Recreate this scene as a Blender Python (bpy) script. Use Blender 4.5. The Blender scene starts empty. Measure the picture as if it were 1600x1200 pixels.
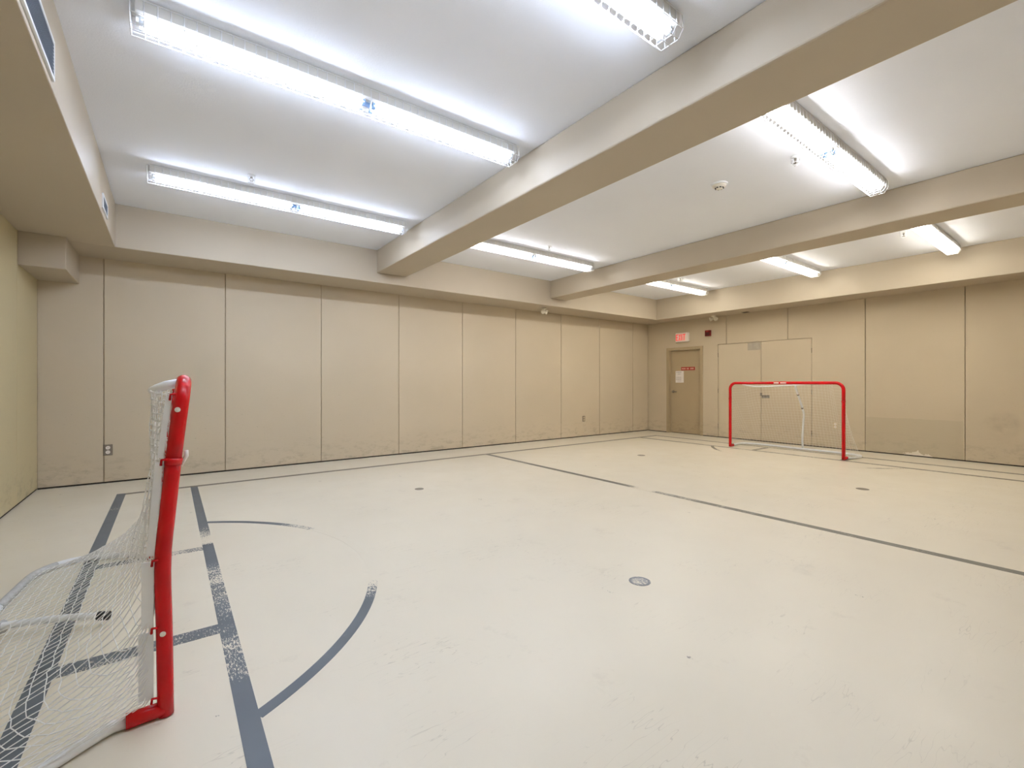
import bpy, math, random
from mathutils import Vector

random.seed(7)
scene = bpy.context.scene
COL = scene.collection

# ---------------------------------------------------------------- camera, light, exposure
YAW = 0.930075
cam_data = bpy.data.cameras.new('camera')
cam_data.sensor_width = 36.0
cam_data.lens = 717.42 / 1600 * 36.0
cam_data.shift_y = -0.7 / 1600
cam_data.clip_start = 0.02
cam = bpy.data.objects.new('camera', cam_data)
cam.location = (0, 0, 1.178)
cam.rotation_euler = (math.pi / 2, 0, YAW - math.pi / 2)
COL.objects.link(cam)
scene.camera = cam

world = bpy.data.worlds.new('world')
scene.world = world
world.use_nodes = True
world.node_tree.nodes['Background'].inputs[0].default_value = (0.02, 0.02, 0.02, 1)
world.node_tree.nodes['Background'].inputs[1].default_value = 0.0

scene.view_settings.view_transform = 'Standard'
scene.view_settings.look = 'None'
scene.view_settings.gamma = 1
scene.view_settings.use_curve_mapping = False
scene.view_settings.exposure = 0.40
scene.cycles.use_denoising = True
scene.cycles.max_bounces = 7
scene.cycles.diffuse_bounces = 5
scene.cycles.adaptive_threshold = 0.04
scene.cycles.sample_clamp_indirect = 8

LAMP_POWER = 50.0          # emission of the fluorescent tubes (the only lamps of the room)

# ---------------------------------------------------------------- dimensions of the hall
XL, XR = -1.175, 9.65      # left wall, right wall
YF, YB = -0.70, 7.22       # wall behind the camera, long wall
ZC = 3.12                  # ceiling
ZS = 2.65                  # underside of the perimeter soffit
SL, SR, SB, SF = -0.47, 9.04, 6.53, -0.01   # inner faces of the soffit


# ---------------------------------------------------------------- mesh helpers
class MB:
    def __init__(self):
        self.v, self.f = [], []

    def box(self, a, b):
        x0, y0, z0 = (min(a[i], b[i]) for i in range(3))
        x1, y1, z1 = (max(a[i], b[i]) for i in range(3))
        n = len(self.v)
        self.v += [(x0, y0, z0), (x1, y0, z0), (x1, y1, z0), (x0, y1, z0),
                   (x0, y0, z1), (x1, y0, z1), (x1, y1, z1), (x0, y1, z1)]
        for q in ((0, 3, 2, 1), (4, 5, 6, 7), (0, 1, 5, 4), (1, 2, 6, 5), (2, 3, 7, 6), (3, 0, 4, 7)):
            self.f.append(tuple(n + i for i in q))
        return self

    def hexa(self, pts):
        n = len(self.v)
        self.v += [tuple(p) for p in pts]
        for q in ((0, 3, 2, 1), (4, 5, 6, 7), (0, 1, 5, 4), (1, 2, 6, 5), (2, 3, 7, 6), (3, 0, 4, 7)):
            self.f.append(tuple(n + i for i in q))
        return self

    def tube(self, pts, r, n=12, caps=True):
        pts = [Vector(p) for p in pts]
        m = len(pts)
        base = len(self.v)
        t0 = (pts[1] - pts[0]).normalized()
        up = Vector((0, 0, 1)) if abs(t0.z) < 0.9 else Vector((1, 0, 0))
        nrm = (up - t0 * up.dot(t0)).normalized()
        for i in range(m):
            if i == 0:
                t = pts[1] - pts[0]
            elif i == m - 1:
                t = pts[-1] - pts[-2]
            else:
                t = (pts[i + 1] - pts[i]).normalized() + (pts[i] - pts[i - 1]).normalized()
            if t.length < 1e-9:
                t = t0
            t = t.normalized()
            nrm = nrm - t * nrm.dot(t)
            if nrm.length < 1e-6:
                nrm = t.orthogonal()
            nrm.normalize()
            b = t.cross(nrm)
            rr = r[i] if isinstance(r, (list, tuple)) else r
            for k in range(n):
                a = 2 * math.pi * k / n
                self.v.append(tuple(pts[i] + (nrm * math.cos(a) + b * math.sin(a)) * rr))
        for i in range(m - 1):
            for k in range(n):
                p = base + i * n + k
                q = base + i * n + (k + 1) % n
                self.f.append((p, q, q + n, p + n))
        if caps:
            self.f.append(tuple(base + k for k in reversed(range(n))))
            self.f.append(tuple(base + (m - 1) * n + k for k in range(n)))
        return self

    def disc(self, c, r, h, n=32, axis='z'):
        c = Vector(c)
        d = {'x': Vector((1, 0, 0)), 'y': Vector((0, 1, 0)), 'z': Vector((0, 0, 1))}[axis]
        return self.tube([c, c + d * h], r, n)

    def lathe(self, c, prof, n=24, axis=(0, 0, 1)):
        """prof = list of (radius, distance along axis) from the centre c."""
        c = Vector(c); a = Vector(axis).normalized()
        u = a.orthogonal().normalized(); w = a.cross(u)
        base = len(self.v)
        for (r, h) in prof:
            for k in range(n):
                t = 2 * math.pi * k / n
                self.v.append(tuple(c + a * h + (u * math.cos(t) + w * math.sin(t)) * max(r, 1e-4)))
        for i in range(len(prof) - 1):
            for k in range(n):
                p = base + i * n + k; q = base + i * n + (k + 1) % n
                self.f.append((p, q, q + n, p + n))
        self.f.append(tuple(base + k for k in reversed(range(n))))
        self.f.append(tuple(base + (len(prof) - 1) * n + k for k in range(n)))
        return self

    def build(self, name, mat, parent=None, smooth=False, bevel=0.0):
        me = bpy.data.meshes.new(name)
        me.from_pydata(self.v, [], self.f)
        me.validate()
        me.materials.append(mat)
        if smooth:
            me.polygons.foreach_set('use_smooth', [len(p.vertices) <= 4 for p in me.polygons])
        me.update()
        o = bpy.data.objects.new(name, me)
        COL.objects.link(o)
        if parent is not None:
            o.parent = parent
        if bevel:
            md = o.modifiers.new('bevel', 'BEVEL')
            md.width = bevel; md.segments = 2; md.limit_method = 'ANGLE'
        return o


def tag(o, label, cat=None, group=None, kind=None):
    o['label'] = label
    if cat: o['category'] = cat
    if group: o['group'] = group
    if kind: o['kind'] = kind
    return o


def empty(name, loc, rz=0.0):
    o = bpy.data.objects.new(name, None)
    o.empty_display_size = 0.1
    o.location = loc
    o.rotation_euler = (0, 0, rz)
    COL.objects.link(o)
    return o


def copy_tree(o, parent=None):
    c = o.copy()
    COL.objects.link(c)
    c.parent = parent
    for ch in list(o.children):
        copy_tree(ch, c)
    return c


def spline(ctrl, n):
    """Catmull-Rom through ctrl, resampled to n+1 points of equal arc length."""
    P = [Vector(p) for p in ctrl]
    P = [P[0] * 2 - P[1]] + P + [P[-1] * 2 - P[-2]]
    pts = []
    for i in range(1, len(P) - 2):
        for k in range(12):
            t = k / 12
            a, b, c, d = P[i - 1], P[i], P[i + 1], P[i + 2]
            pts.append(0.5 * ((2 * b) + (c - a) * t + (2 * a - 5 * b + 4 * c - d) * t * t + (3 * b - a - 3 * c + d) * t ** 3))
    pts.append(P[-2].copy())
    return resample(pts, n)


def arclen(pts):
    L = [0.0]
    for i in range(1, len(pts)):
        L.append(L[-1] + (pts[i] - pts[i - 1]).length)
    return L


def at_len(pts, L, d):
    if d <= 0: return pts[0].copy()
    if d >= L[-1]: return pts[-1].copy()
    lo, hi = 0, len(L) - 1
    while hi - lo > 1:
        m = (lo + hi) // 2
        if L[m] <= d: lo = m
        else: hi = m
    t = (d - L[lo]) / max(1e-9, L[hi] - L[lo])
    return pts[lo].lerp(pts[hi], t)


def resample(pts, n):
    L = arclen(pts)
    return [at_len(pts, L, L[-1] * i / n) for i in range(n + 1)]


# ---------------------------------------------------------------- materials
def srgb(r, g, b):
    def c(v):
        v /= 255.0
        return v / 12.92 if v <= 0.04045 else ((v + 0.055) / 1.055) ** 2.4
    return (c(r), c(g), c(b), 1.0)


class NT:
    """small helper around a node tree"""
    def __init__(self, name):
        self.m = bpy.data.materials.new(name)
        self.m.use_nodes = True
        self.t = self.m.node_tree
        self.b = self.t.nodes['Principled BSDF']

    def n(self, typ, **kw):
        nd = self.t.nodes.new(typ)
        for k, v in kw.items():
            setattr(nd, k, v)
        return nd

    def link(self, a, b):
        self.t.links.new(a, b)

    def pos(self):
        return self.n('ShaderNodeNewGeometry').outputs['Position']

    def xyz(self, vec):
        return self.n('ShaderNodeSeparateXYZ'), vec

    def noise(self, vec, scale, detail=3.0, rough=0.5, stretch=None):
        if stretch:
            mp = self.n('ShaderNodeVectorMath', operation='MULTIPLY')
            self.link(vec, mp.inputs[0]); mp.inputs[1].default_value = stretch
            vec = mp.outputs[0]
        nd = self.n('ShaderNodeTexNoise')
        nd.inputs['Scale'].default_value = scale
        nd.inputs['Detail'].default_value = detail
        nd.inputs['Roughness'].default_value = rough
        self.link(vec, nd.inputs['Vector'])
        return nd.outputs['Fac']

    def maprange(self, v, a, b, c=0.0, d=1.0, smooth=False):
        nd = self.n('ShaderNodeMapRange')
        if smooth: nd.interpolation_type = 'SMOOTHSTEP'
        self.link(v, nd.inputs['Value'])
        for k, x in zip(('From Min', 'From Max', 'To Min', 'To Max'), (a, b, c, d)):
            nd.inputs[k].default_value = x
        return nd.outputs['Result']

    def math(self, op, a, b=None, c=None):
        nd = self.n('ShaderNodeMath', operation=op)
        for i, x in enumerate((a, b, c)):
            if x is None: continue
            if isinstance(x, (int, float)): nd.inputs[i].default_value = x
            else: self.link(x, nd.inputs[i])
        return nd.outputs[0]

    def mix(self, fac, a, b):
        nd = self.n('ShaderNodeMix', data_type='RGBA')
        if isinstance(fac, (int, float)): nd.inputs['Factor'].default_value = fac
        else: self.link(fac, nd.inputs['Factor'])
        for i, x in ((6, a), (7, b)):
            if isinstance(x, tuple): nd.inputs[i].default_value = x
            else: self.link(x, nd.inputs[i])
        return nd.outputs[2]

    def bump(self, h, strength, dist=0.002):
        nd = self.n('ShaderNodeBump')
        nd.inputs['Strength'].default_value = strength
        nd.inputs['Distance'].default_value = dist
        self.link(h, nd.inputs['Height'])
        self.link(nd.outputs[0], self.b.inputs['Normal'])

    def set(self, **kw):
        for k, v in kw.items():
            k = k.replace('_', ' ')
            if isinstance(v, (int, float, tuple)): self.b.inputs[k].default_value = v
            else: self.link(v, self.b.inputs[k])
        return self.m


def plain(name, col, rough=0.5, metal=0.0, var=0.08, scale=14.0, spec=0.5):
    t = NT(name)
    p = t.pos()
    f = t.maprange(t.noise(p, scale), 0.3, 0.7)
    dark = tuple(c * (1 - var) for c in col[:3]) + (1.0,)
    lite = tuple(min(1.0, c * (1 + var)) for c in col[:3]) + (1.0,)
    t.set(Base_Color=t.mix(f, dark, lite), Roughness=rough, Metallic=metal)
    t.b.inputs['Specular IOR Level'].default_value = spec
    return t.m


def wall_paint(name, col, scuffs=True, rough=0.55, patch=False):
    t = NT(name)
    p = t.pos()
    sep = t.n('ShaderNodeSeparateXYZ'); t.link(p, sep.inputs[0])
    big = t.maprange(t.noise(p, 0.8, 4), 0.3, 0.7)
    c = t.mix(big, tuple(x * 0.96 for x in col[:3]) + (1,), tuple(x * 1.03 for x in col[:3]) + (1,))
    if scuffs:
        # scuff marks: patches of rubbed-in dirt where balls and boots have hit the panels
        band = t.maprange(sep.outputs[2], 0.02, 0.42, 1.0, 0.0)
        s = t.noise(p, 5.0, 6, 0.7, (1.0, 1.0, 2.2))
        m = t.math('MULTIPLY', t.maprange(s, 0.50, 0.64), band)
        c = t.mix(t.math('MULTIPLY', m, 0.45), c, tuple(x * 0.45 for x in col[:3]) + (1,))
        s2 = t.noise(p, 26.0, 3, 0.6, (1.0, 1.0, 1.6))
        m2 = t.math('MULTIPLY', t.maprange(s2, 0.66, 0.72), t.maprange(sep.outputs[2], 0.0, 1.6, 1.0, 0.0))
        c = t.mix(t.math('MULTIPLY', m2, 0.35), c, tuple(x * 0.5 for x in col[:3]) + (1,))
    if patch:
        # repainted strip on one panel and chipped plaster below it
        y = sep.outputs[1]; z = sep.outputs[2]
        iny = t.math('MULTIPLY', t.math('GREATER_THAN', y, 1.49), t.math('LESS_THAN', y, 2.70))
        inz = t.math('LESS_THAN', t.math('ADD', z, t.math('MULTIPLY', t.noise(p, 3), 0.03)), 0.62)
        c = t.mix(t.math('MULTIPLY', t.math('MULTIPLY', iny, inz), 0.5), c, tuple(x * k for x, k in zip(col[:3], (0.78, 0.80, 0.78))) + (1,))
        dy = t.math('ABSOLUTE', t.math('SUBTRACT', y, 2.03))
        lim = t.maprange(dy, 0.0, 0.40, 0.165, 0.02)
        chip = t.math('LESS_THAN', t.math('ADD', z, t.math('MULTIPLY', t.noise(p, 14, 5, 0.7), 0.16)), lim)
        c = t.mix(chip, c, srgb(222, 214, 200))
        # rubbed grey smear on the next panel
        dd = t.math('ADD', t.math('POWER', t.math('MULTIPLY', t.math('SUBTRACT', y, 1.08), 4.2), 2.0),
                    t.math('POWER', t.math('MULTIPLY', t.math('SUBTRACT', z, 0.58), 4.5), 2.0))
        sm = t.math('MULTIPLY', t.maprange(dd, 0.1, 1.0, 1.0, 0.0, True), t.maprange(t.noise(p, 7, 4), 0.3, 0.6))
        c = t.mix(t.math('MULTIPLY', sm, 0.35), c, tuple(x * 0.55 for x in col[:3]) + (1,))
    t.set(Base_Color=c, Roughness=rough)
    t.b.inputs['Specular IOR Level'].default_value = 0.35
    t.bump(t.noise(p, 220.0, 2), 0.12, 0.001)
    return t.m


FLOOR_COL = srgb(224, 216, 198)


def floor_nodes(t):
    p = t.pos()
    big = t.maprange(t.noise(p, 0.6, 4), 0.3, 0.7)
    c = t.mix(big, tuple(x * 0.95 for x in FLOOR_COL[:3]) + (1,), tuple(min(1, x * 1.02) for x in FLOOR_COL[:3]) + (1,))
    # grey rubber smears, fine scratches and small dark specks
    sm = t.maprange(t.noise(p, 2.6, 6, 0.75), 0.60, 0.80)
    c = t.mix(t.math('MULTIPLY', sm, 0.35), c, srgb(168, 158, 140))
    w = t.noise(p, 3.0, 2, 0.5, (1.0, 7.0, 1.0))
    line = t.maprange(t.math('ABSOLUTE', t.math('SUBTRACT', w, 0.5)), 0.0, 0.006, 1.0, 0.0)
    gate = t.maprange(t.noise(p, 1.7, 3), 0.52, 0.62)
    c = t.mix(t.math('MULTIPLY', t.math('MULTIPLY', line, gate), 0.35), c, srgb(140, 130, 115))
    vor = t.n('ShaderNodeTexVoronoi'); vor.inputs['Scale'].default_value = 5.5
    vor.inputs['Randomness'].default_value = 1.0
    mp = t.n('ShaderNodeVectorMath', operation='MULTIPLY'); t.link(p, mp.inputs[0])
    mp.inputs[1].default_value = (1.0, 0.55, 1.0)
    t.link(mp.outputs[0], vor.inputs['Vector'])
    rnd = t.n('ShaderNodeSeparateColor'); t.link(vor.outputs['Color'], rnd.inputs[0])
    rad = t.maprange(rnd.outputs[0], 0.45, 1.0, 0.0, 0.085)
    spot = t.math('LESS_THAN', vor.outputs['Distance'], rad)
    spot = t.math('MULTIPLY', spot, t.maprange(t.noise(p, 60, 3, 0.7), 0.5, 0.6))
    c = t.mix(t.math('MULTIPLY', spot, 0.75), c, srgb(110, 104, 96))
    return p, c


def floor_material():
    t = NT('floor_epoxy')
    p, c = floor_nodes(t)
    r = t.maprange(t.noise(p, 3.5, 4), 0.3, 0.7, 0.30, 0.42)
    t.set(Base_Color=c, Roughness=r)
    t.b.inputs['Specular IOR Level'].default_value = 0.35
    t.bump(t.noise(p, 9.0, 4), 0.05, 0.003)
    return t.m


def paint_material(name, col, stops, axis=1, lo=0.0, hi=6.5, streak=(4.0, 1.0, 1.0), scale=38.0):
    """court paint rubbed away to the floor; stops = [(coordinate, wear 0..1)] along a world axis"""
    t = NT(name)
    p, fc = floor_nodes(t)
    sep = t.n('ShaderNodeSeparateXYZ'); t.link(p, sep.inputs[0])
    ramp = t.n('ShaderNodeValToRGB')
    cr = ramp.color_ramp
    while len(cr.elements) < len(stops): cr.elements.new(0.5)
    for e, (x, w) in zip(cr.elements, sorted(stops)):
        e.position = (x - lo) / (hi - lo); e.color = (w, w, w, 1)
    t.link(t.maprange(sep.outputs[axis], lo, hi), ramp.inputs[0])
    n1 = t.noise(p, scale, 5, 0.75, streak)
    n2 = t.noise(p, 5.0, 3, 0.6)
    nn = t.math('ADD', t.math('MULTIPLY', n1, 0.7), t.math('MULTIPLY', n2, 0.3))
    # worn where noise < wear threshold
    thr = t.maprange(ramp.outputs[0], 0.0, 1.0, 0.28, 0.74)
    worn = t.maprange(t.math('SUBTRACT', thr, nn), -0.015, 0.03)
    pc = t.mix(t.maprange(t.noise(p, 4, 3), 0.35, 0.65), tuple(x * 0.85 for x in col[:3]) + (1,), col)
    t.set(Base_Color=t.mix(worn, pc, fc), Roughness=0.4)
    t.b.inputs['Specular IOR Level'].default_value = 0.35
    return t.m


def emitter(name, col, power, base=(0.9, 0.9, 0.9, 1)):
    t = NT(name)
    t.set(Base_Color=base, Roughness=0.4)
    t.b.inputs['Emission Color'].default_value = col
    t.b.inputs['Emission Strength'].default_value = power
    return t.m


WALL = srgb(196, 182, 158)
M = {}
M['wall'] = wall_paint('beige_wall_paint', WALL)
M['wall_right'] = wall_paint('beige_wall_paint_patched', WALL, patch=True)
M['wall_left'] = wall_paint('olive_beige_wall_paint', srgb(196, 184, 148))
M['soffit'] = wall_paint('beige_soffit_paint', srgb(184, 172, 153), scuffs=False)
M['backing'] = plain('panel_joint_brown', srgb(176, 160, 134), 0.8)
M['door'] = wall_paint('door_paint', srgb(172, 154, 124), rough=0.45)
M['white_metal'] = plain('white_enamel', srgb(232, 234, 236), 0.35, var=0.03)
M['guard'] = plain('white_wire', srgb(225, 226, 228), 0.4, var=0.03)
M['socket'] = plain('lamp_socket_blue_grey', srgb(120, 150, 185), 0.4)
M['socket_white'] = plain('lamp_socket_white', srgb(205, 210, 215), 0.4)
M['steel'] = plain('brushed_steel', srgb(150, 146, 138), 0.35, metal=0.85)
M['grey_plate'] = plain('grey_plate', srgb(168, 158, 142), 0.5)
M['dull_metal_plate'] = plain('dull_outlet_plate', srgb(128, 118, 106), 0.4, metal=0.3)
M['outlet_white'] = plain('outlet_ivory', srgb(232, 224, 216), 0.4, var=0.02)
M['outlet_tan'] = plain('outlet_tan', srgb(196, 180, 150), 0.4, var=0.02)
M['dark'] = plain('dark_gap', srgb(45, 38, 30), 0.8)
M['black'] = plain('black_rubber', srgb(30, 32, 36), 0.5)
M['red_tube'] = plain('red_enamel', srgb(192, 10, 18), 0.25, var=0.14, scale=9, spec=0.3)
M['red_dark'] = plain('dark_red_plastic', srgb(110, 14, 14), 0.4)
M['red_sign'] = plain('red_sign', srgb(160, 30, 24), 0.4)
M['sign_text'] = plain('sign_text_pale', srgb(225, 190, 170), 0.5, var=0.02)
M['paper'] = plain('paper', srgb(226, 220, 214), 0.7, var=0.02)
M['ink'] = plain('grey_print', srgb(150, 144, 142), 0.7)
M['white_tube'] = plain('white_painted_tube', srgb(236, 239, 241), 0.3, var=0.05, scale=20)
M['grey_tape'] = plain('grey_cloth_tape', srgb(186, 186, 184), 0.7, var=0.12, scale=40)
M['strip'] = plain('white_pvc_strip', srgb(240, 242, 246), 0.45, var=0.03)
M['net'] = plain('white_twine', srgb(236, 236, 234), 0.8, var=0.05)
M['detector'] = plain('detector_plastic', srgb(226, 220, 208), 0.45, var=0.02)
M['ivory'] = plain('ivory_lamp_plastic', srgb(236, 230, 214), 0.45, var=0.03)
M['lens'] = plain('lamp_lens', srgb(226, 218, 200), 0.15, var=0.02)
M['grille'] = plain('blue_grey_louvre', srgb(150, 160, 172), 0.4)
M['housing'] = plain('fixture_housing', srgb(214, 212, 206), 0.4, var=0.02)


def ceiling_material():
    t = NT('white_stippled_ceiling')
    p = t.pos()
    c = t.mix(t.maprange(t.noise(p, 0.7, 4), 0.3, 0.7), srgb(234, 237, 245), srgb(239, 242, 249))
    t.set(Base_Color=c, Roughness=0.85)
    t.b.inputs['Specular IOR Level'].default_value = 0.2
    t.bump(t.noise(p, 90.0, 4, 0.7), 0.35, 0.003)
    return t.m


M['ceiling'] = ceiling_material()
M['floor'] = floor_material()
LINE = srgb(98, 105, 112)
LINE_FAR = srgb(122, 115, 100)
M['tube_cool'] = emitter('lit_tube_cool', (0.70, 0.80, 1.0, 1), LAMP_POWER)
M['tube_neutral'] = emitter('lit_tube_neutral', (0.80, 0.80, 0.83, 1), LAMP_POWER)
M['tube_warm'] = emitter('lit_tube_warm', (0.77, 0.73, 0.65, 1), LAMP_POWER)
M['exit_red'] = emitter('lit_exit_letters', (1.0, 0.03, 0.03, 1), 0.42, (0.62, 0.02, 0.02, 1))
M['exit_face'] = emitter('lit_exit_face', (1.0, 0.40, 0.34, 1), 0.05, (0.80, 0.66, 0.60, 1))

# ---------------------------------------------------------------- floor and court lines
floor = MB().box((XL - .1, YF - .1, -0.1), (XR + .1, YB + .1, 0)).build('floor', M['floor'])
tag(floor, 'cream painted concrete floor with worn grey court lines', 'floor', kind='structure')
LT = 0.0012      # thickness of the paint film


def line_rect(name, x0, x1, y0, y1, mat, label=None, lift=0.0):
    o = MB().box((x0, y0, 0.0), (x1, y1, LT + lift)).build(name, mat, floor)
    if label: o['label'] = label
    return o


def line_arc(name, c, r, w, a0, a1, mat, label=None, n=72, lift=-0.0004):
    mb = MB()
    for i in range(n + 1):
        a = a0 + (a1 - a0) * i / n
        for rr in (r - w / 2, r + w / 2):
            for z in (0.0, LT + lift):
                mb.v.append((c[0] + rr * math.cos(a), c[1] + rr * math.sin(a), z))
    for i in range(n):
        p = 4 * i; q = p + 4
        mb.f += [(p + 1, p + 3, q + 3, q + 1), (p, q, q + 2, p + 2), (p, p + 1, q + 1, q), (p + 2, q + 2, q + 3, p + 3)]
    mb.f += [(0, 2, 3, 1), (4 * n, 4 * n + 1, 4 * n + 3, 4 * n + 2)]
    o = mb.build(name, mat, floor)
    if label: o['label'] = label
    return o


Y0, Y1 = 0.12, 6.43
GC = 3.26                                  # crease centre
m_end = paint_material('paint_end_line', LINE, [(0.2, .1), (2.6, .12), (3.0, .35), (3.3, .25), (3.6, .2), (5.3, .12), (5.75, .42), (5.9, .1), (6.4, .05)])
m_goal = paint_material('paint_goal_line', LINE, [(1.0, .12), (2.05, .15), (2.15, .42), (2.4, .5), (2.5, .3), (2.75, .33), (3.0, .42), (3.4, .5), (3.55, .25), (3.85, .12), (4.0, .2), (4.08, .7), (4.3, .6), (4.45, .35), (4.8, .08)])
m_side = paint_material('paint_side_line', LINE_FAR, [(-1, .1), (3, .25), (5, .15), (8, .3)], axis=0, lo=-1, hi=10)
m_centre = paint_material('paint_centre_line', srgb(118, 116, 106), [(0, .2), (1.5, .25), (2.6, .36), (3.05, .45), (3.15, .75), (3.3, .75), (3.4, .42), (3.7, .2), (6.4, .1)])
m_cross = paint_material('paint_tick_line', LINE, [(0, .38), (6.4, .38)])
m_crossfar = paint_material('paint_tick_line_thin', LINE, [(-1, .2), (-0.1, .35), (0.0, .5), (0.2, .5)], axis=0, lo=-1, hi=1)
m_arc = paint_material('paint_crease_arc', LINE, [(1.7, .02), (2.40, .1), (2.50, .4), (2.62, .48), (2.70, .62), (2.8, .95), (3.80, .98), (3.95, .62), (4.2, .45), (4.35, .1), (4.8, .0)])
m_far = paint_material('paint_far_lines', LINE_FAR, [(0, .3), (2.5, .35), (4, .45), (6.4, .25)])
m_arcfar = paint_material('paint_far_arc', LINE_FAR, [(1.6, .6), (2.1, .45), (2.3, .85), (4.0, .95), (4.3, .5), (4.6, .1), (4.9, .1)])
m_dot = paint_material('paint_dot', srgb(140, 142, 146), [(0, .45), (6.4, .45)])
m_dotrim = paint_material('paint_dot_rim', srgb(120, 124, 130), [(0, .35), (6.4, .35)])
m_dotfar = paint_material('paint_dot_far', srgb(120, 112, 98), [(0, .3), (6.4, .3)])

line_rect('painted_line', -0.45, -0.375, Y0, Y1, m_end, 'thick dark grey end line under the near net')
line_rect('painted_line', 0.19, 0.257, Y0, Y1, m_goal, 'worn dark grey goal line in front of the near net')
line_rect('painted_line', -0.375, 8.885, Y1 - 0.07, Y1, m_side, 'thin grey sideline along the panelled wall', lift=0.0002)
line_rect('painted_line', -0.375, 8.885, Y0, Y0 + 0.07, m_side, lift=0.0002)
line_rect('painted_line', 4.20, 4.275, Y0 + .07, Y1 - .07, m_centre, 'grey centre line across the floor')
line_rect('painted_line', 8.21, 8.285, Y0 + .07, Y1 - .07, m_far, 'thin goal line before the far net')
line_rect('painted_line', 8.81, 8.885, Y0 + .07, Y1 - .07, m_far, 'thin end line behind the far net')
line_rect('painted_line', -0.375, 0.19, 3.91, 3.99, m_crossfar)
line_rect('painted_line', -0.375, 0.19, 2.56, 2.66, m_cross)
line_rect('painted_line', 8.285, 8.81, 3.92, 4.0, m_far)
line_rect('painted_line', 8.285, 8.81, 2.56, 2.66, m_far)
ca = math.acos((0.25 + 0.55) / 1.625)
line_arc('painted_arc', (-0.55, GC), 1.625, 0.052, -ca, ca, m_arc, 'curved grey crease line, rubbed away in the middle')
line_arc('painted_arc', (9.02, GC), 1.64, 0.052, math.pi - ca, math.pi + ca, m_arcfar, 'faint curved crease line before the far net')


def dot(x, y, mat, r=0.062, rim=None, label=None):
    o = MB().disc((x, y, 0), r, LT, 40).build('painted_dot', mat, floor)
    if label: o['label'] = label
    if rim:
        line_arc('painted_dot_rim', (x, y), r - 0.006, 0.014, 0, 2 * math.pi, rim, lift=0.0003, n=48)


dot(2.245, 1.738, m_dot, rim=m_dotrim, label='pale grey round face-off dot between goal line and centre line')
dot(6.203, 4.771, m_dotfar)
dot(6.205, 1.771, m_dotfar)
dot(2.237, 4.734, m_dotfar, r=0.05)

# ---------------------------------------------------------------- walls built of tall panels
PT = 0.014       # panel thickness
G = 0.010        # joint width
BG = 0.018       # gap above the floor


def wall(name, a, b, mat, label):
    o = MB().box(a, b).build(name, mat)
    return tag(o, label, 'wall', kind='structure')


wall_back = wall('wall_back', (XL - .1, YB + PT, 0), (XR + .1, YB + .12, ZC), M['backing'], 'long beige wall of tall joined panels between the two end walls')
wr = MB()
wr.box((XR + PT + .02, YF, 0), (XR + .14, 5.74, ZC)).box((XR + PT + .02, 6.665, 0), (XR + .14, YB, ZC)).box((XR + PT + .02, 5.74, 2.02), (XR + .14, 6.665, ZC))
wall_right = tag(wr.build('wall_right', M['backing']), 'beige panelled end wall with the exit door and double doors', 'wall', kind='structure')
wall_left = wall('wall_left', (XL - .12, YF, 0), (XL - PT, YB, ZC), M['backing'], 'olive beige end wall at the left behind the near net')
wall_front = wall('wall_front', (XL - .1, YF - .12, 0), (XR + .1, YF - PT, ZC), M['backing'], 'beige panelled wall opposite the long wall')

back_seams = [XL, -0.623, 0.597, 1.820, 3.045, 4.262, 5.474, 6.690, 7.882, 9.062, XR]
for i in range(len(back_seams) - 1):
    x0, x1 = back_seams[i], back_seams[i + 1]
    MB().box((x0 + (G / 2 if i else 0), YB, BG), (x1 - G / 2, YB + PT, ZS + .01)).build('wall_panel', M['wall'], wall_back, bevel=0.003)
for i in range(len(back_seams) - 1):
    x0, x1 = back_seams[i], back_seams[i + 1]
    MB().box((x0 + (G / 2 if i else 0), YF - PT, BG), (x1 - G / 2, YF, ZS + .01)).build('wall_panel', M['wall'], wall_front, bevel=0.003)
left_seams = [YF, 0.29, 1.51, 2.73, 3.95, 5.16, 6.37, YB]
for i in range(len(left_seams) - 1):
    y0, y1 = left_seams[i], left_seams[i + 1]
    MB().box((XL - PT, y0 + (G / 2 if i else 0), BG), (XL, y1 - (G / 2 if i < len(left_seams) - 2 else 0), ZS + .01)).build('wall_panel', M['wall_left'], wall_left, bevel=0.003)

# dark strip in the open panel-to-floor gap, its shade put into the colour
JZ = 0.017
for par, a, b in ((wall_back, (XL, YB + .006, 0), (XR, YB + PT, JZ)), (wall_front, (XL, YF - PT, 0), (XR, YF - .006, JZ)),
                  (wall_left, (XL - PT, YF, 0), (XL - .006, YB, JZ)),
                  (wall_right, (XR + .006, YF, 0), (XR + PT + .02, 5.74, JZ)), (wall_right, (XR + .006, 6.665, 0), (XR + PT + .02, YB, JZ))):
    MB().box(a, b).build('gap_shade_strip', M['dark'], par)

CUTS = [(5.74, 6.665, 0.0, 2.02), (3.54, 5.378, 0.0, 2.038)]   # door and double doors


def cut_panel(y0, y1, z0, z1):
    ys = sorted({y0, y1, *[c for k in CUTS for c in k[:2] if y0 < c < y1]})
    zs = sorted({z0, z1, *[k[3] for k in CUTS if z0 < k[3] < z1 and k[0] < y1 and k[1] > y0]})
    mb = MB()
    for i in range(len(ys) - 1):
        cy = (ys[i] + ys[i + 1]) / 2
        runs = []
        for j in range(len(zs) - 1):
            cz = (zs[j] + zs[j + 1]) / 2
            if any(k[0] < cy < k[1] and k[2] < cz < k[3] for k in CUTS):
                continue
            if runs and abs(runs[-1][1] - zs[j]) < 1e-6: runs[-1][1] = zs[j + 1]
            else: runs.append([zs[j], zs[j + 1]])
        for a, b in runs:
            mb.box((XR, ys[i], a), (XR + PT + .02, ys[i + 1], b))
    return mb


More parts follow.
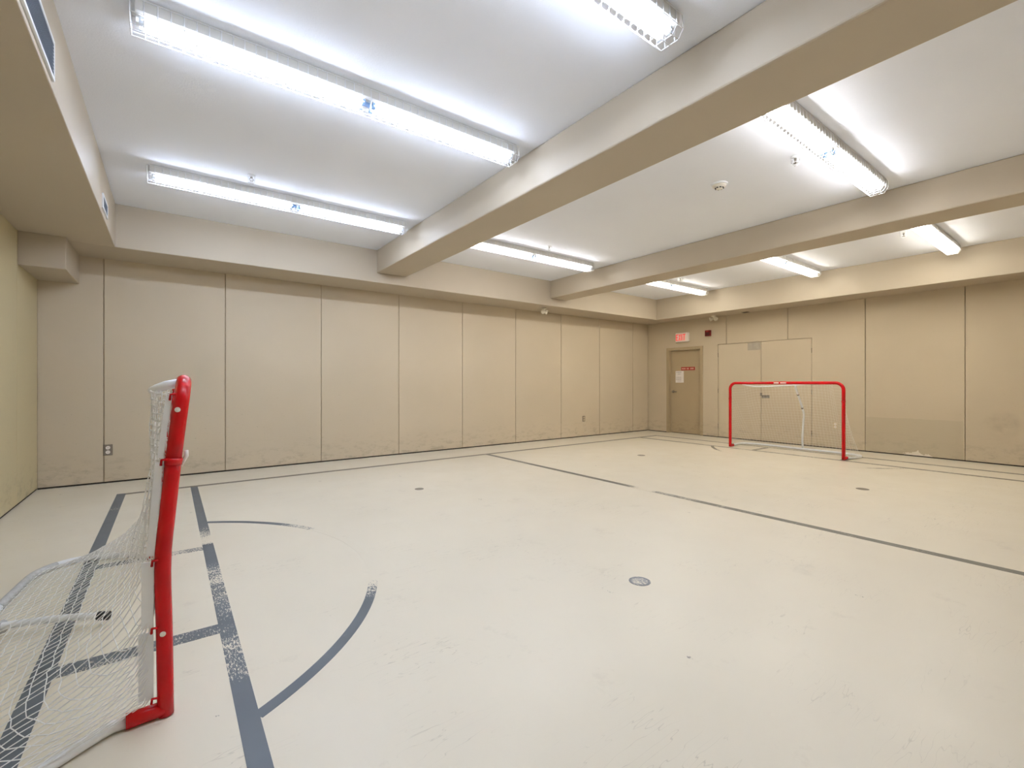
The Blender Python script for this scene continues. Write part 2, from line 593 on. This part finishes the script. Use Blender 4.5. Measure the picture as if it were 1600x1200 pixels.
right_seams = [YF, 0.23, 1.471, 2.715, 3.957, 5.187, YB]
for i in range(len(right_seams) - 1):
    y0, y1 = right_seams[i], right_seams[i + 1]
    cut_panel(y0 + (G / 2 if i else 0), y1 - (G / 2 if i < len(right_seams) - 2 else 0), BG, ZS + .01).build('wall_panel', M['wall_right'], wall_right)

# ---------------------------------------------------------------- ceiling, soffits, beams
ceiling = MB().box((XL - .1, YF - .1, ZC), (XR + .1, YB + .1, ZC + .1)).build('ceiling', M['ceiling'])
tag(ceiling, 'white stippled ceiling between the dropped beams', 'ceiling', kind='structure')


def soffit(name, a, b, label, cat='soffit', bevel=0.006):
    o = MB().box(a, b).build(name, M['soffit'], bevel=bevel)
    return tag(o, label, cat, kind='structure')


soffit('ceiling_soffit', (XL, SB, ZS), (XR, YB + PT, ZC), 'dropped beige soffit along the long panelled wall')
soffit('ceiling_soffit', (XL - PT, SF, ZS), (SL, SB, ZC), 'wide dropped beige soffit over the left wall')
soffit('ceiling_soffit', (SR, SF, ZS), (XR + .02, SB, ZC), 'dropped beige soffit above the exit door wall')
soffit('ceiling_soffit', (XL, YF - PT, ZS), (XR, SF, ZC), 'dropped beige soffit opposite the long wall')
soffit('ceiling_beam', (2.415, SF, 2.79), (2.87, SB, ZC), 'nearer dropped beige ceiling beam crossing the hall', 'beam', 0.012)
soffit('ceiling_beam', (5.775, SF, 2.79), (6.20, SB, ZC), 'farther dropped beige ceiling beam toward the exit', 'beam', 0.012)
duct = MB().box((XL, 6.385, 2.325), (-0.835, YB, ZS)).build('duct_box', M['soffit'], bevel=0.006)
tag(duct, 'small boxed-in duct under the soffit in the left corner', 'duct box', kind='structure')

# ---------------------------------------------------------------- door with frame
d1 = empty('door_1', (XR, 6.2, 0))
tag(d1, 'beige hinged exit door in a recessed metal frame', 'door', kind='structure')
DY0, DY1, DZ = 5.74 - 6.2, 6.665 - 6.2, 2.02       # frame outside
fr = MB()
FW, FD = 0.055, 0.012
RD = .065      # the leaf sits back in the frame
fr.box((-FD, DY0 - .01, 0), (-.0005, DY0 + FW, DZ + .01)).box((-.0005, DY0 + .001, 0), (.138, DY0 + FW, DZ - .001))
fr.box((-FD, DY1 - FW, 0), (-.0005, DY1 + .01, DZ + .01)).box((-.0005, DY1 - FW, 0), (.138, DY1 - .001, DZ - .001))
fr.box((-FD, DY0 + FW, DZ - FW), (-.0005, DY1 - FW, DZ + .01)).box((-.0005, DY0 + FW, DZ - FW), (.138, DY1 - FW, DZ - .001))
fr.build('door_frame', M['door'], d1, bevel=0.003)
leaf = MB().box((RD, DY0 + FW + .003, 0.012), (RD + .045, DY1 - FW - .003, DZ - FW - .003)).build('door_leaf', M['door'], d1)
h = MB()
hy, hz = DY1 - FW - 0.075, 0.985
h.lathe((RD, hy, hz), [(0.034, 0), (0.034, .008), (0.024, .014), (0.012, .018), (0.012, .045)], 20, (-1, 0, 0))
h.tube([(RD - .043, hy + .005, hz), (RD - .047, hy - .05, hz), (RD - .045, hy - .115, hz - .004)], [.014, .013, .011], 10)
h.build('door_handle', M['dull_metal_plate'], leaf, smooth=True)
for z in (0.25, 1.05, 1.8):
    MB().tube([(RD - .002, DY0 + FW + .006, z - .05), (RD - .002, DY0 + FW + .006, z + .05)], .006, 8).build('hinge', M['steel'], leaf, smooth=True)

# double storage doors, flush with the panels
d2 = empty('door_2', (XR, 4.463, 0))
tag(d2, 'flush beige double doors behind the far net', 'door', kind='structure')
for s, y0, y1 in ((0, 0.004, 5.378 - 4.463 - .007), (1, 3.54 - 4.463 + .007, -0.004)):
    lf = MB().box((0.002, y0, 0.018), (PT + .018, y1, 2.03)).build('door_leaf', M['wall_right'], d2, bevel=0.002)
    ye = y1 if s == 0 else y0
    for z in (0.25, 1.02, 1.80):
        MB().tube([(-.001, ye + (.003 if s == 0 else -.003), z - .045), (-.001, ye + (.003 if s == 0 else -.003), z + .045)], .006, 8).build('hinge', M['dull_metal_plate'], lf, smooth=True)
    if s == 0:
        MB().box((-.004, 0.012, 1.868), (.002, 0.268, 2.026)).build('cover_plate', M['grey_plate'], lf, bevel=0.001)
    else:
        hp = MB()
        hp.box((-.005, -.165, .885), (.002, -.015, .945))
        hp.build('latch_plate', M['steel'], lf, bevel=0.002)
        MB().tube([(-.004, -.04, .925), (-.05, -.04, .925), (-.05, -.14, .925), (-.004, -.14, .925)], .006, 8).build('pull_handle', M['dull_metal_plate'], lf, smooth=True)
ast = MB().box((-.002, -.022, .93), (.0015, .018, .985)).build('latch_bolt', M['dull_metal_plate'], d2)

# ---------------------------------------------------------------- things on the end wall
# exit sign
ex = empty('exit_sign', (XR, 6.235, 2.15))
tag(ex, 'lit red EXIT sign in a white housing over the door', 'exit sign')
MB().box((-.055, -.17, 0), (0, .165, .215)).build('housing', M['outlet_white'], ex, bevel=0.008)
MB().box((-.058, -.115, .022), (-.0545, .155, .193)).build('face', M['exit_face'], ex)


def letter_E(y, w):   # y = left edge as seen from the hall (larger y is left)
    return [((y, .035), (y - .014, .180)), ((y, .164), (y - w, .180)), ((y, .100), (y - w * .85, .116)), ((y, .035), (y - w, .051))]


def flat_letter(mb, rects):
    for (ya, za), (yb, zb) in rects:
        mb.box((-.062, min(ya, yb), min(za, zb)), (-.057, max(ya, yb), max(za, zb)))


mb = MB(); flat_letter(mb, letter_E(.146, .056)); mb.build('letter_E', M['exit_red'], ex)
mb = MB()
yl, yr, w = .076, .018, .017
for a, b in ((yl, yr), (yr, yl)):
    sgn = -1
    mb.hexa([(-.062, a, .035), (-.057, a, .035), (-.057, a + sgn * w if a == yl else a + w, .035), (-.062, a + sgn * w if a == yl else a + w, .035),
             (-.062, b, .18), (-.057, b, .18), (-.057, b + w if b == yr else b - w, .18), (-.062, b + w if b == yr else b - w, .18)])
mb.build('letter_X', M['exit_red'], ex)
mb = MB(); flat_letter(mb, [((.000, .035), (-.017, .180))]); mb.build('letter_I', M['exit_red'], ex)
mb = MB(); flat_letter(mb, [((-.034, .164), (-.098, .180)), ((-.058, .035), (-.075, .164))]); mb.build('letter_T', M['exit_red'], ex)

# fire alarm horn
al = empty('fire_alarm', (XR, 5.595, 2.235))
tag(al, 'small dark red square fire alarm sounder beside the exit sign', 'alarm')
MB().box((-.055, -.062, 0), (0, .062, .13)).build('body', M['red_dark'], al, bevel=0.006)
gr = MB()
for k in range(5):
    gr.box((-.058, -.045, .018 + k * .014), (-.054, .045, .026 + k * .014))
gr.build('sounder_grille', M['black'], al)
MB().box((-.066, -.03, .095), (-.054, .03, .118)).build('strobe_lens', M['red_sign'], al, bevel=0.003)

# red strip sign and paper notice on the door leaf
sg = empty('strip_sign', (XR + .0638, 6.146, 1.49))
tag(sg, 'narrow red strip sign with three pale words on the exit door', 'sign')
MB().box((-.003, -.178, 0), (.001, .178, .075)).build('sign_board', M['red_sign'], sg, bevel=0.001)
for (ya, yb) in ((.160, .055), (.030, -.040), (-.062, -.160)):
    t_ = MB(); y = ya; k = 0
    while y - .012 > yb:
        hh = (.030, .034, .028, .034)[k % 4]
        t_.box((-.0042, y - .009, .021), (-.0028, y, .021 + hh)); y -= .0155; k += 1
    t_.build('pale_word', M['sign_text'], sg)
pn = empty('paper_notice', (XR + .0638, 6.364, 1.20))
tag(pn, 'white printed paper notice taped to the exit door', 'notice')
MB().box((-.0015, -.108, 0), (.001, .108, .275)).build('sheet', M['paper'], pn)
for k, (z, a, b, hh) in enumerate(((.235, .085, -.07, .018), (.195, .045, -.04, .014), (.125, .09, -.05, .009), (.10, .09, -.075, .007), (.08, .09, -.06, .007), (.06, .09, -.07, .007), (.035, .05, -.05, .007))):
    t_ = MB(); y = a; k2 = 0
    while y - .03 > b:
        t_.box((-.0021, y - .022 - .006 * (k2 % 2), z), (-.0014, y, z + hh)); y -= .034; k2 += 1
    t_.build('print_line', M['ink'], pn)


def outlet(name, loc, rz, plate, rec, label, w=.078, hgt=.125):
    o = empty(name, loc, rz)
    tag(o, label, 'outlet', 'wall outlets')
    MB().box((-w / 2, -.006, -hgt / 2), (w / 2, 0, hgt / 2)).build('cover_plate', plate, o, bevel=0.002)
    for z in (-.026, .026):
        r = MB()
        n = 14
        pts = []
        r.lathe((0, -.005, z), [(.021, 0), (.021, .005)], 16, (0, -1, 0))
        rr = r.build('receptacle', rec, o)
        sl = MB()
        sl.box((-.008, -.0106, z - .002), (-.0055, -.0099, z + .009)).box((.0055, -.0106, z - .002), (.008, -.0106 + .0007, z + .009)).box((-.002, -.0106, z - .013), (.002, -.0099, z - .008))
        sl.build('slots', M['black'], rr)
    return o


outlet('wall_outlet', (-.585, YB, .392), 0, M['dull_metal_plate'], M['outlet_white'], 'grey metal wall outlet with white sockets, left end of long wall', .085, .13)
outlet('wall_outlet', (7.37, YB, .398), 0, M['dull_metal_plate'], M['outlet_tan'], 'small tan wall outlet toward the far end of long wall')
outlet('wall_outlet', (XR, 3.16, .42), -math.pi / 2, M['outlet_tan'], M['outlet_white'], 'pale wall outlet on the end wall seen through the far net')

# ---------------------------------------------------------------- fluorescent fixtures
FL = 2.40


def make_fixture():
    root = empty('fluorescent_fixture', (0, 0, 0))
    hs = MB()
    hw = 0.073
    # channel with sloping reflector sides
    prof = [(-hw, 0), (-hw, -.064), (-.062, -.070), (.062, -.070), (hw, -.064), (hw, 0)]
    for x in (-FL / 2, FL / 2):
        for (y, z) in prof: hs.v.append((x, y, z))
    for k in range(6):
        a, b = k, (k + 1) % 6
        hs.f.append((a, b, b + 6, a + 6))
    hs.f.append(tuple(range(5, -1, -1))); hs.f.append(tuple(range(6, 12)))
    hs.build('housing', M['housing'], root)
    for (xa, xb) in ((-FL / 2 + .025, -.035), (.035, FL / 2 - .025)):
        for y in (-.028, .028):
            MB().tube([(xa, y, -.088), (xb, y, -.088)], .0145, 12).build('lamp_tube', M['tube_cool'], root, smooth=True)
        for x in (xa, xb):
            for y in (-.028, .028):
                MB().box((x - .011, y - .014, -.108), (x + .011, y + .014, -.068)).build('lamp_holder', M['socket'] if abs(x) < .1 else M['socket_white'], root, bevel=0.003)
    g = MB()
    r = 0.0028
    up = [(-.076, -.012), (-.082, -.088), (-.054, -.126), (.054, -.126), (.082, -.088), (.076, -.012)]
    n = 44
    for k in range(n + 1):
        x = -FL / 2 - .02 + (FL + .04) * k / n
        g.tube([(x, y, z) for (y, z) in up], r, 4)
    for (y, z) in ((-.077, -.012), (.077, -.012), (-.083, -.088), (.083, -.088), (-.054, -.128), (.054, -.128), (0, -.128)):
        g.tube([(-FL / 2 - .02, y, z), (FL / 2 + .02, y, z)], r, 4)
    for x in (-FL / 2 - .02, FL / 2 + .02):
        for y in (-.03, .03):
            g.tube([(x, y, -.012), (x, y, -.122)], r, 4)
    gg = g.build('wire_guard', M['guard'], root)
    gg['kind'] = 'stuff'
    # wiring visible at the joint of the two lamp runs
    MB().box((-.02, -.02, -.088), (.02, .02, -.069)).build('wire_connector', M['socket'], root, bevel=0.003)
    return root


fixtures = [  # x centre, y centre, lamp colour, label
    (1.06, 3.045, 'tube_cool', 'caged twin-tube light before the nearer beam, middle of its row of three'),
    (1.06, 5.235, 'tube_cool', 'caged twin-tube light before the nearer beam, closest to the long wall'),
    (0.93, 1.470, 'tube_cool', 'caged twin-tube light before the nearer beam, farthest of its row from the long wall'),
    (4.245, 5.195, 'tube_neutral', 'caged twin-tube light between the two beams, close to the long wall'),
    (4.235, 1.440, 'tube_neutral', 'caged twin-tube light between the two beams, beyond the smoke detector'),
    (7.60, 5.200, 'tube_warm', 'caged tube light beyond the farther beam, nearest the exit corner'),
    (7.60, 3.180, 'tube_warm', 'caged tube light beyond the farther beam, middle of its row'),
    (7.60, 1.470, 'tube_warm', 'caged tube light beyond the farther beam, farthest from the exit corner'),
]
proto = make_fixture()
for i, (x, y, mat, lab) in enumerate(fixtures):
    o = proto if i == 0 else copy_tree(proto)
    o.location = (x, y, ZC)
    tag(o, lab, 'ceiling light', 'caged fluorescent ceiling lights')
    if mat != 'tube_cool':
        for ch in o.children:
            if ch.name.startswith('lamp_tube'):
                ch.material_slots[0].link = 'OBJECT'
                ch.material_slots[0].material = M[mat]


# ---------------------------------------------------------------- sprinklers, detector, emergency lamps, grilles
def make_sprinkler():
    o = empty('sprinkler_head', (0, 0, 0))
    MB().lathe((0, 0, 0), [(.034, 0), (.034, -.004), (.022, -.010), (.012, -.012)], 20).build('escutcheon', M['white_metal'], o, smooth=True)
    MB().tube([(0, 0, -.008), (0, 0, -.030)], .010, 10).build('body', M['steel'], o, smooth=True)
    a = MB()
    for s in (-1, 1):
        a.tube([(s * .009, 0, -.028), (s * .016, 0, -.040), (s * .003, 0, -.056)], .0028, 6)
    a.build('frame_arms', M['steel'], o, smooth=True)
    MB().lathe((0, 0, -.056), [(.016, 0), (.017, -.002)], 16).build('deflector', M['steel'], o)
    c = MB()
    for k in range(4):
        t = math.pi / 4 + k * math.pi / 2
        c.tube([(.036 * math.cos(t), .036 * math.sin(t), -.002), (.034 * math.cos(t), .034 * math.sin(t), -.06), (.012 * math.cos(t), .012 * math.sin(t), -.078), (0, 0, -.08)], .002, 5)
    for (r, z) in ((.036, -.025), (.034, -.058)):
        c.tube([(r * math.cos(2 * math.pi * k / 16), r * math.sin(2 * math.pi * k / 16), z) for k in range(17)], .002, 5, caps=False)
    c.build('wire_cage', M['guard'], o)
    return o


sp = make_sprinkler()
for i, (x, y, lab) in enumerate((
        (0.612, 4.886, 'caged sprinkler head before the nearer beam, beside the light by the long wall'),
        (4.301, 4.890, 'caged sprinkler head between the beams near the long wall'),
        (4.291, 1.699, 'caged sprinkler head between the beams beyond the smoke detector'),
        (7.536, 1.715, 'caged sprinkler head beyond the farther beam, farthest from the exit corner'),
        (7.536, 4.923, 'caged sprinkler head beyond the farther beam near the exit corner'))):
    o = sp if i == 0 else copy_tree(sp)
    o.location = (x, y, ZC)
    tag(o, lab, 'sprinkler', 'ceiling sprinkler heads')

sd = empty('smoke_detector', (4.288, 2.375, ZC))
tag(sd, 'round cream smoke detector on the ceiling between the beams', 'smoke detector')
MB().lathe((0, 0, 0), [(.075, 0), (.075, -.010), (.070, -.014)], 32).build('base', M['white_metal'], sd, smooth=True)
MB().lathe((0, 0, -.012), [(.066, 0), (.060, -.016), (.036, -.026), (.030, -.036), (.0, -.038)], 32).build('dome', M['detector'], sd, smooth=True)
sl = MB()
for k in range(8):
    t = 2 * math.pi * k / 8
    c, s = math.cos(t), math.sin(t)
    sl.box((.034 * c - .007, .034 * s - .007, -.046), (.034 * c + .007, .034 * s + .007, -.039))
sl.build('vent_slots', M['black'], sd)


def emergency(loc, rz, label):
    o = empty('emergency_lamp', loc, rz)
    tag(o, label, 'emergency light', 'twin emergency lamps under the soffit')
    MB().lathe((0, 0, 0), [(.055, 0), (.055, -.012), (.03, -.022), (.014, -.024), (.014, -.04)], 24).build('mount', M['ivory'], o, smooth=True)
    for s in (-1, 1):
        a = Vector((s * .62, -.66, -.42)).normalized()
        c = Vector((s * .048, -.01, -.065))
        hd = MB().lathe(c - a * .035, [(.016, 0), (.034, .012), (.042, .045), (.044, .066)], 20, a).build('lamp_head', M['ivory'], o, smooth=True)
        MB().lathe(c + a * .0305, [(.040, 0), (.030, .006), (.0, .008)], 20, a).build('lens', M['lens'], hd, smooth=True)
        MB().tube([(0, 0, -.032), tuple(c - a * .02)], .009, 8).build('arm', M['ivory'], o, smooth=True)
    return o


emergency((5.885, 6.842, ZS), 0.15, 'small twin-head emergency lamp under the long wall soffit')
emergency((9.46, 5.37, ZS), -math.pi / 2, 'small twin-head emergency lamp above the exit sign wall')

vt = empty('soffit_vent', (9.50, 4.70, ZS))
tag(vt, 'small dark vent opening under the soffit over the double doors', 'vent')
MB().box((-.075, -.075, -.006), (.075, .075, 0)).build('frame', M['soffit'], vt, bevel=0.002)
MB().box((-.06, -.06, -.0075), (.06, .06, -.0055)).build('opening', M['dark'], vt)


def wall_grille(loc, wy, hz, n, label):
    o = empty('air_grille', loc)
    tag(o, label, 'air grille', 'air grilles on the wide soffit')
    f = MB()
    f.box((0, -wy / 2, 0), (.012, wy / 2, .018)).box((0, -wy / 2, hz - .018), (.012, wy / 2, hz))
    f.box((0, -wy / 2, .018), (.012, -wy / 2 + .018, hz - .018)).box((0, wy / 2 - .018, .018), (.012, wy / 2, hz - .018))
    f.build('frame', M['white_metal'], o, bevel=0.002)
    MB().box((0, -wy / 2 + .018, .018), (.002, wy / 2 - .018, hz - .018)).build('backing', M['dark'], o)
    for k in range(n):
        z = .024 + (hz - .048) * k / (n - 1)
        MB().hexa([(.002, -wy / 2 + .018, z), (.011, -wy / 2 + .018, z - .006), (.011, wy / 2 - .018, z - .006), (.002, wy / 2 - .018, z),
                   (.002, -wy / 2 + .018, z + .003), (.011, -wy / 2 + .018, z - .003), (.011, wy / 2 - .018, z - .003), (.002, wy / 2 - .018, z + .003)]).build('louvre', M['grille'], o)
    return o


wall_grille((SL, 5.48, 2.70), .36, .13, 7, 'small blue-grey air grille on the wide soffit near its corner')
wall_grille((SL, 2.70, 2.68), 1.0, .20, 10, 'long blue-grey air grille on the wide soffit above the side-on net')


# ---------------------------------------------------------------- hockey nets
def build_net(bottom, tops, cell, sag, r, root, jitter=0.006, seed=1):
    """bottom: points along the base (Vectors), tops[i]: list of control points above bottom[i] (from the frame
    down); sag: exponent of the hanging curve. Builds one string mesh."""
    rnd = random.Random(seed)
    cols = []
    for b, tp in zip(bottom, tops):
        t = tp[-1]
        pts = list(tp[:-1])
        for k in range(0, 25):
            v = k / 24
            e = v ** sag
            pts.append(Vector((t.x + (b.x - t.x) * e, t.y + (b.y - t.y) * (v ** (1 + (sag - 1) * .9)), t.z + (b.z - t.z) * v)))
        pts = pts[::-1]                      # from the base upwards
        L = arclen(pts)
        n = int(L[-1] / cell)
        row = [at_len(pts, L, k * cell) for k in range(n + 1)]
        for q in row[1:]:
            q += Vector((rnd.uniform(-1, 1), rnd.uniform(-1, 1), rnd.uniform(-1, 1) * .6)) * jitter
            q.z = max(q.z, .006)
        if (row[-1] - pts[-1]).length > 1e-4:
            row.append(pts[-1].copy())
        cols.append(row)
    mb = MB()
    for row in cols:
        if len(row) > 1:
            mb.tube(row, r, 4, caps=False)
    m = max(len(c) for c in cols)
    for k in range(1, m):
        run = []
        for c in cols + [[]]:
            if len(c) > k:
                run.append(c[k])
            else:
                if len(run) > 1: mb.tube(run, r, 4, caps=False)
                run = []
    o = mb.build('net', M['net'], root)
    o['kind'] = 'stuff'
    o['label'] = 'white twine netting'
    return o


def bent(p_bottom, p_mid, p_top):
    return [p_bottom, p_mid, p_top]


def hockey_net(loc, rz, label, W, lean, base, top_bar, centre, net_sag, top_path, cell, details, split_z=0.9, seed=1):
    """local axes: +x is the open mouth, y along the crossbar, z up. lean = forward offset of the crossbar."""
    R = 0.0245
    root = empty('hockey_net', loc, rz)
    tag(root, label, 'hockey net', 'hockey nets')
    HZ = 1.20 - R + 0.012
    rc = 0.11

    def post_x(z):
        return 0.0 if z < .52 else lean * ((z - .52) / (HZ - .52)) ** 1.45

    for s in (-1, 1):
        y = s * W / 2
        pts = [(.004 if details else 0, y, 0.004), (0, y, .3), (-.004 if details else 0, y, .55), (post_x(.75), y, .75), (post_x(split_z), y, split_z)]
        po = MB().tube(spline(pts, 14), R, 16).build('post', M['red_tube'], root, smooth=True)
        MB().tube([(post_x(split_z - .012), y, split_z - .012), (post_x(split_z + .012), y, split_z + .012)], R * 1.10, 16).build('sleeve', M['red_tube'], po, smooth=True)
        MB().tube([(.002, y, R + .001), (-.05, y, R + .001), (-.105, y + s * .004, R + .001)], R * 1.02, 16).build('foot_elbow', M['red_tube'], root, smooth=True)
        if details:
            rv = MB()
            for z in (.30, ):
                rv.lathe((-.004, y - R + .001, z), [(.009, -.004), (.009, .002), (.004, .004)], 12, (0, -1, 0))
            rv.build('rivet', M['outlet_white'], po)
    # crossbar with both bent corners
    path = []
    for s in (-1, 1):
        y = s * W / 2
        seg = [Vector((post_x(z), y, z)) for z in (split_z, split_z + .08, HZ - rc)]
        for k in range(1, 9):
            a = math.pi / 2 * k / 8
            seg.append(Vector((post_x(HZ - rc + rc * math.sin(a)), y - s * rc * (1 - math.cos(a)), HZ - rc + rc * math.sin(a))))
        path.append(seg)
    full = path[0] + [Vector((lean, -W / 2 + rc + (W - 2 * rc) * k / 8, HZ)) for k in range(1, 8)] + path[1][::-1]
    cb = MB().tube(full, R, 16).build('crossbar', M['red_tube'], root, smooth=True)
    # base tube
    bpts = spline(base, 90)
    MB().tube(bpts, .019, 12).build('base_tube', M['white_tube'], root, smooth=True)
    tb = spline(top_bar, 40)
    MB().tube(tb, .011, 10).build('top_bar', M['white_tube'], root, smooth=True)
    cpts = spline(centre, 24)
    MB().tube(cpts, .0165, 12).build('centre_bar', M['white_tube'], root, smooth=True)
    # netting: bottom points along the base, tops along post / top bar / post
    L = arclen(bpts)
    ncol = int(L[-1] / cell)
    Tb = arclen(tb)
    side = 0.235
    bottom, tops = [], []
    for i in range(ncol + 1):
        u = i / ncol
        b = at_len(bpts, L, u * L[-1]).copy()
        b.z = .022
        if u < side or u > 1 - side:
            s = -1 if u < side else 1
            k = (u if s < 0 else 1 - u) / side
            z = .05 + (HZ - .10) * k
            tops.append([Vector((post_x(z) - .035, s * (W / 2 - .004 - (.05 * max(0, (z - 1.08)) / .1)), z))])
        else:
            q = (u - side) / (1 - 2 * side)
            t = at_len(tb, Tb, q * Tb[-1])
            yb = -W / 2 + rc + (W - 2 * rc) * q
            tops.append([Vector((lean - .02, yb, HZ - .012)), t.copy() if not top_path else t.copy()])
        bottom.append(b)
    build_net(bottom, tops, cell, net_sag, .0017 if details else .0008, root, jitter=.0045 if details else .003, seed=seed)
    return root, cb, HZ, R, post_x


# --- near net at the left edge, seen side on
W1 = 1.85
hw = W1 / 2
near_base = [(-.10, -hw, .021), (-.16, -hw - .012, .021), (-.40, -hw - .17, .021), (-.55, -hw - .16, .021), (-.665, -hw + .02, .021), (-.69, -.5, .021), (-.695, .1, .021), (-.695, .45, .021),
             (-.675, .72, .021), (-.64, hw + .06, .021), (-.54, hw + .20, .021), (-.40, hw + .225, .021), (-.17, hw + .12, .021), (-.10, hw + .02, .021)]
near_top = [(.045, -hw + .08, 1.180), (-.005, -hw + .10, 1.168), (-.035, -hw + .22, 1.152), (-.05, 0, 1.150), (-.045, hw - .25, 1.152), (-.02, hw - .12, 1.165), (.045, hw - .08, 1.180)]
near_centre = [(-.70, .19, .022), (-.62, .16, .050), (-.40, .08, .055), (-.235, .0, .050)]
net1, cb1, HZ1, R1, px1 = hockey_net((-.015, 2.045 + hw, 0), 0.0,
    'red-posted hockey net standing side-on near the duct corner, netting sagging to the floor',
    W1, .058, near_base, near_top, near_centre, 6.0, None, .043, True, .90, 3)
# black socket, clamp and tape on the near net
MB().tube([(-.262, .014, .0515), (-.222, -.006, .0495)], .0205, 12).build('socket_cap', M['black'], net1, smooth=True)
cl = MB().tube([(-.655, .175, .034), (-.605, .155, .050)], .030, 14).build('clamp', M['grey_tape'], net1, smooth=True)
bp = spline(near_base, 90)
MB().tube(bp[58:76], .0215, 12).build('tape_wrap', M['grey_tape'], net1, smooth=True)
y = -hw
for (za, zb, w) in ((.915, 1.135, .018), (.575, .90, .022), (.325, .555, .034), (.075, .310, .042)):
    xa, xb = px1(za), px1(zb)
    MB().hexa([(xa - .030 - w, y - .004, za), (xa - .030, y - .008, za), (xa - .030, y - .004, za), (xa - .030 - w, y, za),
               (xb - .030 - w, y - .004, zb), (xb - .030, y - .008, zb), (xb - .030, y - .004, zb), (xb - .030 - w, y, zb)]).build('lacing_strip', M['strip'], net1)
for z in (1.135, .905, .555, .32, .075):
    x = px1(z)
    MB().tube([(x - .036, y - .008, z - .016), (x - .034, y - .014, z + .004), (x - .018, y - .022, z + .006)], .004, 6).build('red_tie', M['red_tube'], net1, smooth=True)
MB().lathe((px1(1.085) - .008, y - R1 + .001, 1.085), [(.009, -.004), (.009, .002), (.004, .004)], 12, (0, -1, 0)).build('rivet', M['outlet_white'], net1)
MB().tube([(px1(.88) + R1 - .002, y + .006, .88), (px1(.92) + R1 + .012, y + .006, .915), (px1(.93) + R1 + .010, y + .006, .935)], .007, 8).build('loose_tape', M['outlet_white'], net1, smooth=True)
# netting gathered in folds behind the near post
gn = MB()
rg = random.Random(5)
NC, NR = 13, 26
folds = []
for j in range(NC):
    col = []
    for k in range(NR):
        z = 1.150 - .0235 * k
        x_in = px1(z) - .032
        x_out = -.040 - max(0.0, .86 - z) * .20
        u = j / (NC - 1)
        col.append(Vector((x_in + (x_out - x_in) * u + .003 * math.sin(k * .8 + j * 2.1), -hw + .010 + .055 * u + .006 * math.sin(k * .5 + j * 1.7), z + rg.uniform(-.003, .003))))
    folds.append(col)
for col in folds:
    gn.tube(col, .0018, 5, caps=False)
for k in range(NR):
    gn.tube([c[k] + Vector((0, 0, -.012 * math.sin(math.pi * i / (NC - 1)))) for i, c in enumerate(folds)], .0036 if k < 14 else .0022, 5, caps=False)
go = gn.build('gathered_netting', M['net'], net1)
go['kind'] = 'stuff'
# white lacing wound over the top bar
tbp = spline(near_top, 40)
MB().tube(tbp[0:41], .017, 10).build('top_lacing', M['strip'], net1, smooth=True)

# --- far net standing before the double doors
W2 = 1.82
hw2 = W2 / 2
C2 = Vector((8.345, 3.522, 0))
th = math.pi - .0385


def loc2(X, Y, Z):
    v = Vector((X, Y, Z)) - C2
    c, s = math.cos(-th), math.sin(-th)
    return (v.x * c - v.y * s, v.x * s + v.y * c, Z)


far_base = [(-.10, -hw2 - .01, .021), (-.30, -hw2 - .06, .021), (-.50, -hw2 - .06, .021), (-.62, -hw2 + .06, .021), (-.66, -.5, .021), (-.64, 0, .021), (-.66, .5, .021), (-.62, hw2 - .06, .021),
            (-.50, hw2 + .06, .021), (-.30, hw2 + .06, .021), (-.10, hw2 + .01, .021)]
far_top = [(-.02, -hw2 + .22, 1.165), (-.13, -hw2 + .30, 1.135), (-.20, -hw2 + .42, 1.122), (-.22, -.10, 1.138), (-.22, .3, 1.168), (-.16, .62, 1.172), (-.02, .76, 1.172)]
# upright of the far net, bent
far_centre = [loc2(8.99, 3.44, .03), loc2(8.985, 3.445, .20), loc2(8.96, 3.42, .50), loc2(8.90, 3.395, .67), loc2(8.70, 3.39, .94), loc2(8.52, 3.37, 1.10), loc2(8.42, 3.335, 1.15)]
net2, cb2, HZ2, R2, px2 = hockey_net(tuple(C2), th,
    'red-posted hockey net with upright netting before the double doors',
    W2, 0.0, far_base, far_top, far_centre, 1.25, None, .05, False, .90, 9)
lab_ = MB()
for (a, b) in ((-.115, -.035), (-.01, .085)):
    lab_.hexa([(R2 * .97, a, HZ2 - .008), (R2 * 1.05, a, HZ2 - .008), (R2 * 1.05, b, HZ2 - .008), (R2 * .97, b, HZ2 - .008),
               (R2 * .97, a, HZ2 + .010), (R2 * 1.05, a, HZ2 + .010), (R2 * 1.05, b, HZ2 + .010), (R2 * .97, b, HZ2 + .010)])
lab_.build('crossbar_sticker', M['outlet_white'], net2)
up = [Vector(p) for p in far_centre]
for i in (3, 4):
    c = up[i].lerp(up[i + 1], .3)
    d = (up[i + 1] - up[i]).normalized()
    MB().tube([tuple(c - d * .012), tuple(c + d * .012)], .0185, 10).build('scuff_band', M['dull_metal_plate'], net2, smooth=True)
